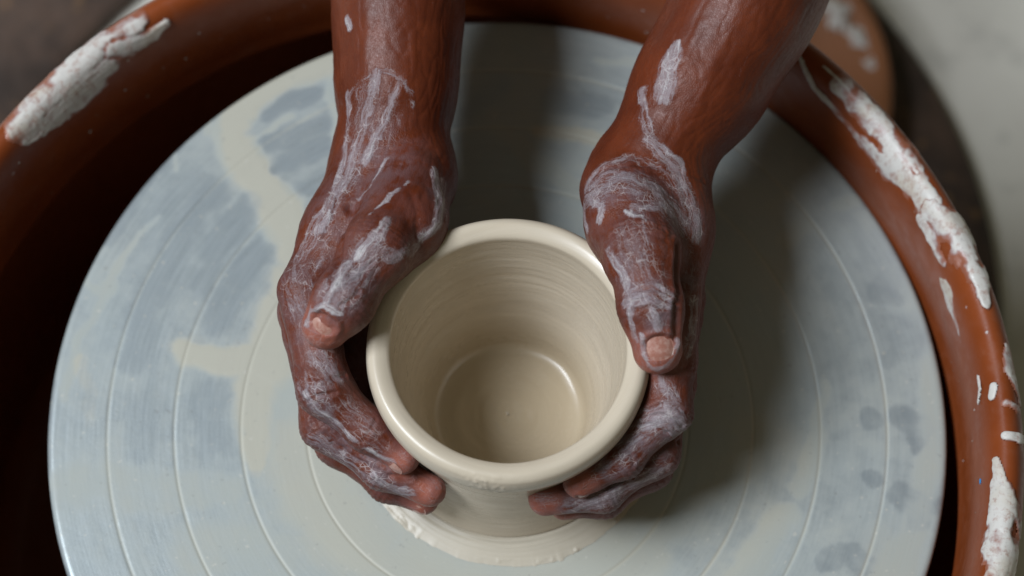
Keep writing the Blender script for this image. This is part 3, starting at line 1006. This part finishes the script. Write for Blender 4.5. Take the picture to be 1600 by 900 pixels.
for side in ('l', 'r'):
    H = HANDS[side]
    j, V, F = build_hand(H, .0007)
    N = normals(V, F)
    bvh = BVHTree.FromPolygons([tuple(v) for v in V], [tuple(f) for f in F])
    allf = j['fingers'] + [j['thumb']]
    # limb coordinates: along/around the nearest bone
    best = np.full(len(V), 1e9)
    lc = np.zeros((len(V), 3))
    off = 0.
    chains = [j['fore'], j['palm'][0], j['palm'][2]] + allf
    for ci, c in enumerate(chains):
        P = np.array(c)
        s0 = 0.
        for a, b in zip(P[:-1], P[1:]):
            ab = b[:3] - a[:3]
            L = np.linalg.norm(ab)
            t = ((V - a[:3]) @ ab) / L ** 2
            tc = np.clip(t, 0, 1)
            d = np.linalg.norm(V - (a[:3] + tc[:, None] * ab), axis=1) - (a[3] + (b[3] - a[3]) * tc)
            m = d < best
            best[m] = d[m]
            u = ab / L
            s1 = np.cross(u, [0, 0, 1.])
            s1 /= np.linalg.norm(s1)
            s2 = np.cross(u, s1)
            q = V[m] - a[:3]
            lc[m] = np.stack([q @ s1, t[m] * L + s0 + ci * .3, q @ s2], -1)
            s0 += L
    # anatomy worked into the surface
    disp = fbm(V, 40, 3, 2) * .00030 + fbm(V, 260, 8, 2) * .00010
    for c in j['fingers'] + [j['thumb']]:
        P = np.array(c)
        js = range(1, len(P) - 1)
        for q in js:
            a, b, d_ = P[q - 1], P[q], P[q + 1]
            ax = d_[:3] - a[:3]
            ax /= np.linalg.norm(ax)
            rel = V - b[:3]
            s_ = rel @ ax
            rad_ = np.linalg.norm(rel - np.outer(s_, ax), axis=1)
            near = np.exp(-(np.clip(rad_ - b[3], 0, 1) / .003) ** 2) * (rad_ < b[3] * 1.6)
            bend = (a[:3] + d_[:3]) / 2 - b[:3]
            bend /= max(np.linalg.norm(bend), 1e-9)
            dors = sstep(-.4, .5, -(N @ bend))
            wv = s_ + .0006 * vnoise(V, 500, q)
            for k_, am in ((-.0042, .5), (-.0022, .9), (0., 1.), (.0021, .8), (.0044, .5)):
                disp -= .00038 * am * near * dors * np.exp(-((wv - k_) / .00055) ** 2)
            disp += .0006 * near * dors * np.exp(-(s_ / .005) ** 2)
    # tendons on the back of the hand
    for c in j['palm'][:3]:
        P = np.array(c)
        d = seg_dist(V, np.c_[P[:, :3], np.full(len(P), 1.)])
        disp += .0004 * np.exp(-(np.clip(d - P[1, 3], -.004, .02) / .0025) ** 2)
    if side == 'l':
        veins = [((648, 60), (640, 120), (600, 190), (575, 250)), ((575, 20), (570, 90), (580, 160))]
    else:
        veins = [((1150, 30), (1110, 110), (1080, 190), (1050, 240)), ((1090, 40), (1060, 130), (1010, 210))]
    for vn in veins:
        pts = []
        for px, py in vn:
            o, d = ray(px, py)
            hit = bvh.ray_cast(o, d)
            pts.append((*hit[0], .0022))
        dd = seg_dist(V + fbm(V, 60, 25, 2)[:, None] * .002, pts)
        disp += .0003 * np.exp(-dd ** 2)
    # long fine skin lines
    disp += -.00016 * np.exp(-(np.abs(vnoise(lc * np.array([1., .25, 1.]), 420, 77)) / .18) ** 2)
    for cr_ in CREASES[side]:
        pts = []
        for px, py in cr_[2:]:
            o, d = ray(px, py)
            hit = bvh.ray_cast(o, d)
            if hit[0] is None:
                hit = bvh.find_nearest(Vector(at(px, py, .075)))
            pts.append((*hit[0], cr_[1]))
        dd = seg_dist(V + fbm(V, 320, 5, 2)[:, None] * .0004, pts)
        disp -= cr_[0] * np.exp(-dd ** 2) - cr_[0] * .35 * np.exp(-((dd - 2.2) / .9) ** 2)
    # the thumb's nail fold
    P = np.array(j['thumb'])
    ax = P[-1, :3] - P[-2, :3]
    ax /= np.linalg.norm(ax)
    up_ = NAILDIR[side] - ax * (NAILDIR[side] @ ax)
    up_ /= np.linalg.norm(up_)
    w_, l_, b_ = NAILDIM[side]
    rel = V - P[-1, :3]
    eu, ev, eh = rel @ np.cross(ax, up_), rel @ ax + b_, rel @ up_
    ee = (np.abs(eu / (w_ * .92)) ** 2.6 + np.abs(ev / l_) ** 2.6) ** (1 / 2.6)
    on = (eh > 0) * (np.linalg.norm(rel, axis=1) < .02)
    disp += on * (.0009 * np.exp(-((ee - 1.28) / .22) ** 2) * sstep(1.2, -.2, ev / l_) - .0007 * sstep(1.05, .85, ee))
    V2 = V + N * disp[:, None]
    # fingertips: paler, redder skin
    tip = np.zeros(len(V))
    for c in allf:
        P = np.array(c)
        d = np.linalg.norm(V - P[-1, :3], axis=1)
        tip = np.maximum(tip, 1 - sstep(P[-1, 3] * .8, P[-1, 3] * 1.9, d + .0014 * vnoise(V, 300, 5)))
    pal = np.zeros(len(V))
    tip = np.clip(tip * .85, 0, 1)

    def on_skin(L, seed, soft, coords=None):
        m_ = np.zeros(len(V))
        qv = V + np.stack([fbm(lc * np.array([1, .4, 1]), 240, seed, 3), fbm(V, 240, seed + 7, 3), fbm(V, 240, seed + 11, 3)], -1) * .0011
        for s in L:
            pts = []
            for px, py, rp in s[1:]:
                o, d = ray(px, py)
                hit = bvh.ray_cast(o, d)
                if hit[0] is None:
                    hit = bvh.find_nearest(Vector(at(px, py, .075)))
                pts.append((*hit[0], rp * 1.22 / 4080.))
            dd, sc_ = stroke_coords(qv, N, pts)
            w_ = s[0] * (1 - sstep(1 - soft, 1 + soft, dd))
            up2 = w_ > np.maximum(m_, .14)
            if coords is not None:
                coords[up2, 0] = sc_[up2, 0]
                coords[up2, 1] = sc_[up2, 1] + 7 * pts[0][0]
                coords[up2, 2] = 3 * pts[0][1]
            m_ = np.maximum(m_, w_)
        return m_
    sc = lc.copy()
    clay = on_skin(STROKES[side], 3, .5, sc)
    grey = on_skin(GREYS[side], 13, .6)
    hand_zone = sstep(.075, .03, V[:, 1])
    clay = np.maximum(clay, .12 * hand_zone)
    grey = np.maximum(grey, .28 * hand_zone)
    clay = np.maximum(clay * (1 - .35 * tip), .34 * tip)
    V2 = V2 + N * (.00035 * sstep(.55, .95, clay) * np.clip(.5 + fbm(lc * np.array([1, .3, 1]), 420, 9, 3), 0, 1))[:, None]
    BV.append(V2)
    BF.append(F + base)
    base += len(V2)
    for k_, v_ in (('clay', clay), ('tip', tip), ('grey', grey), ('lc', lc), ('sc', sc)):
        BA[k_].append(v_)
    NAILS.append((side, j))
    Vc, Fc = coarse_arm(H)
    BV.append(Vc)
    BF.append(Fc + base)
    base += len(Vc)
    for k_ in ('clay', 'tip', 'grey'):
        BA[k_].append(np.zeros(len(Vc)))
    BA['lc'].append(Vc)
    BA['sc'].append(Vc)
person = mesh_np('person', np.concatenate(BV), np.concatenate(BF), M_SKIN, None, True, {k_: np.concatenate(v_) for k_, v_ in BA.items()})
tag(person, 'person reaching in with bare clay-smeared forearms, both hands cupped round the wet pot', 'person')

# clothed trunk of the potter, above the frame
f = Field((-.34, .20, -.14), (.34, .90, .68), .008)
f.chain([(-.02, .74, .0, .11), (-.01, .68, .16, .115), (0, .52, .42, .115), (0, .44, .54, .09)], .05, .05)
f.chain([(-.185, .48, .50, .065), (0, .47, .50, .09), (.195, .48, .50, .065)], .05, .05)
Vt, Ft = surface_nets(f.D, f.org, f.h)
mesh_np('shirt', relax(Vt, Ft, 3), Ft, M_CLOTH, person)


def nail(j, dorsal, w, l, back, name='thumbnail', lift=.0):
    """a curved plate bedded in the end of a digit"""
    P = np.array(j)
    a, b = P[-2, :3], P[-1, :3]
    ax = (b - a) / np.linalg.norm(b - a)
    up_ = np.array(dorsal, float)
    up_ -= ax * (up_ @ ax)
    up_ /= np.linalg.norm(up_)
    sd = np.cross(ax, up_)
    r = P[-1, 3] * 1.0 + .0005 + lift
    nu, nv = 21, 21
    U, Vv = np.meshgrid(np.linspace(-1, 1, nu), np.linspace(-1, 1, nv), indexing='ij')
    sq = np.sqrt(1 - .42 * Vv ** 2 * (np.abs(U) ** 2))
    uu, v2 = U * np.sqrt(1 - .40 * Vv ** 2), Vv * np.sqrt(1 - .40 * U ** 2)
    phi = uu * w / r
    top = b[None] + ax[None] * (v2.ravel()[:, None] * l - back)
    rr_ = r - .00035 * (1 - v2.ravel()) * .8 - .0011 * np.clip(v2.ravel(), 0, 1) ** 2
    P1 = top + (np.sin(phi).ravel() * rr_)[:, None] * sd + (np.cos(phi).ravel() * rr_)[:, None] * up_
    P0 = P1 - up_ * .0008
    F1 = grid_faces(nu, nv)
    F0 = F1[:, ::-1] + nu * nv
    ring = [i * nv for i in range(nu)] + [(nu - 1) * nv + k_ for k_ in range(1, nv)] + [i * nv + nv - 1 for i in range(nu - 2, -1, -1)] + [k_ for k_ in range(nv - 2, 0, -1)]
    Fs = [(ring[i], ring[(i + 1) % len(ring)], ring[(i + 1) % len(ring)] + nu * nv, ring[i] + nu * nv) for i in range(len(ring))]
    return mesh_np(name, np.concatenate([P1, P0]), np.concatenate([F1, F0, np.array(Fs)]), M_NAIL, person)


for side, j in NAILS:
    nail(j['thumb'], NAILDIR[side], *NAILDIM[side])
    for c in j['fingers']:
        P = np.array(c)
        out = P[-1, :3] - np.array([POTX, 0, P[-1, 2]])
        nail(c, out + np.array([0, 0, .012]), .0038, .0042, .0010, 'fingernail', -.0003)
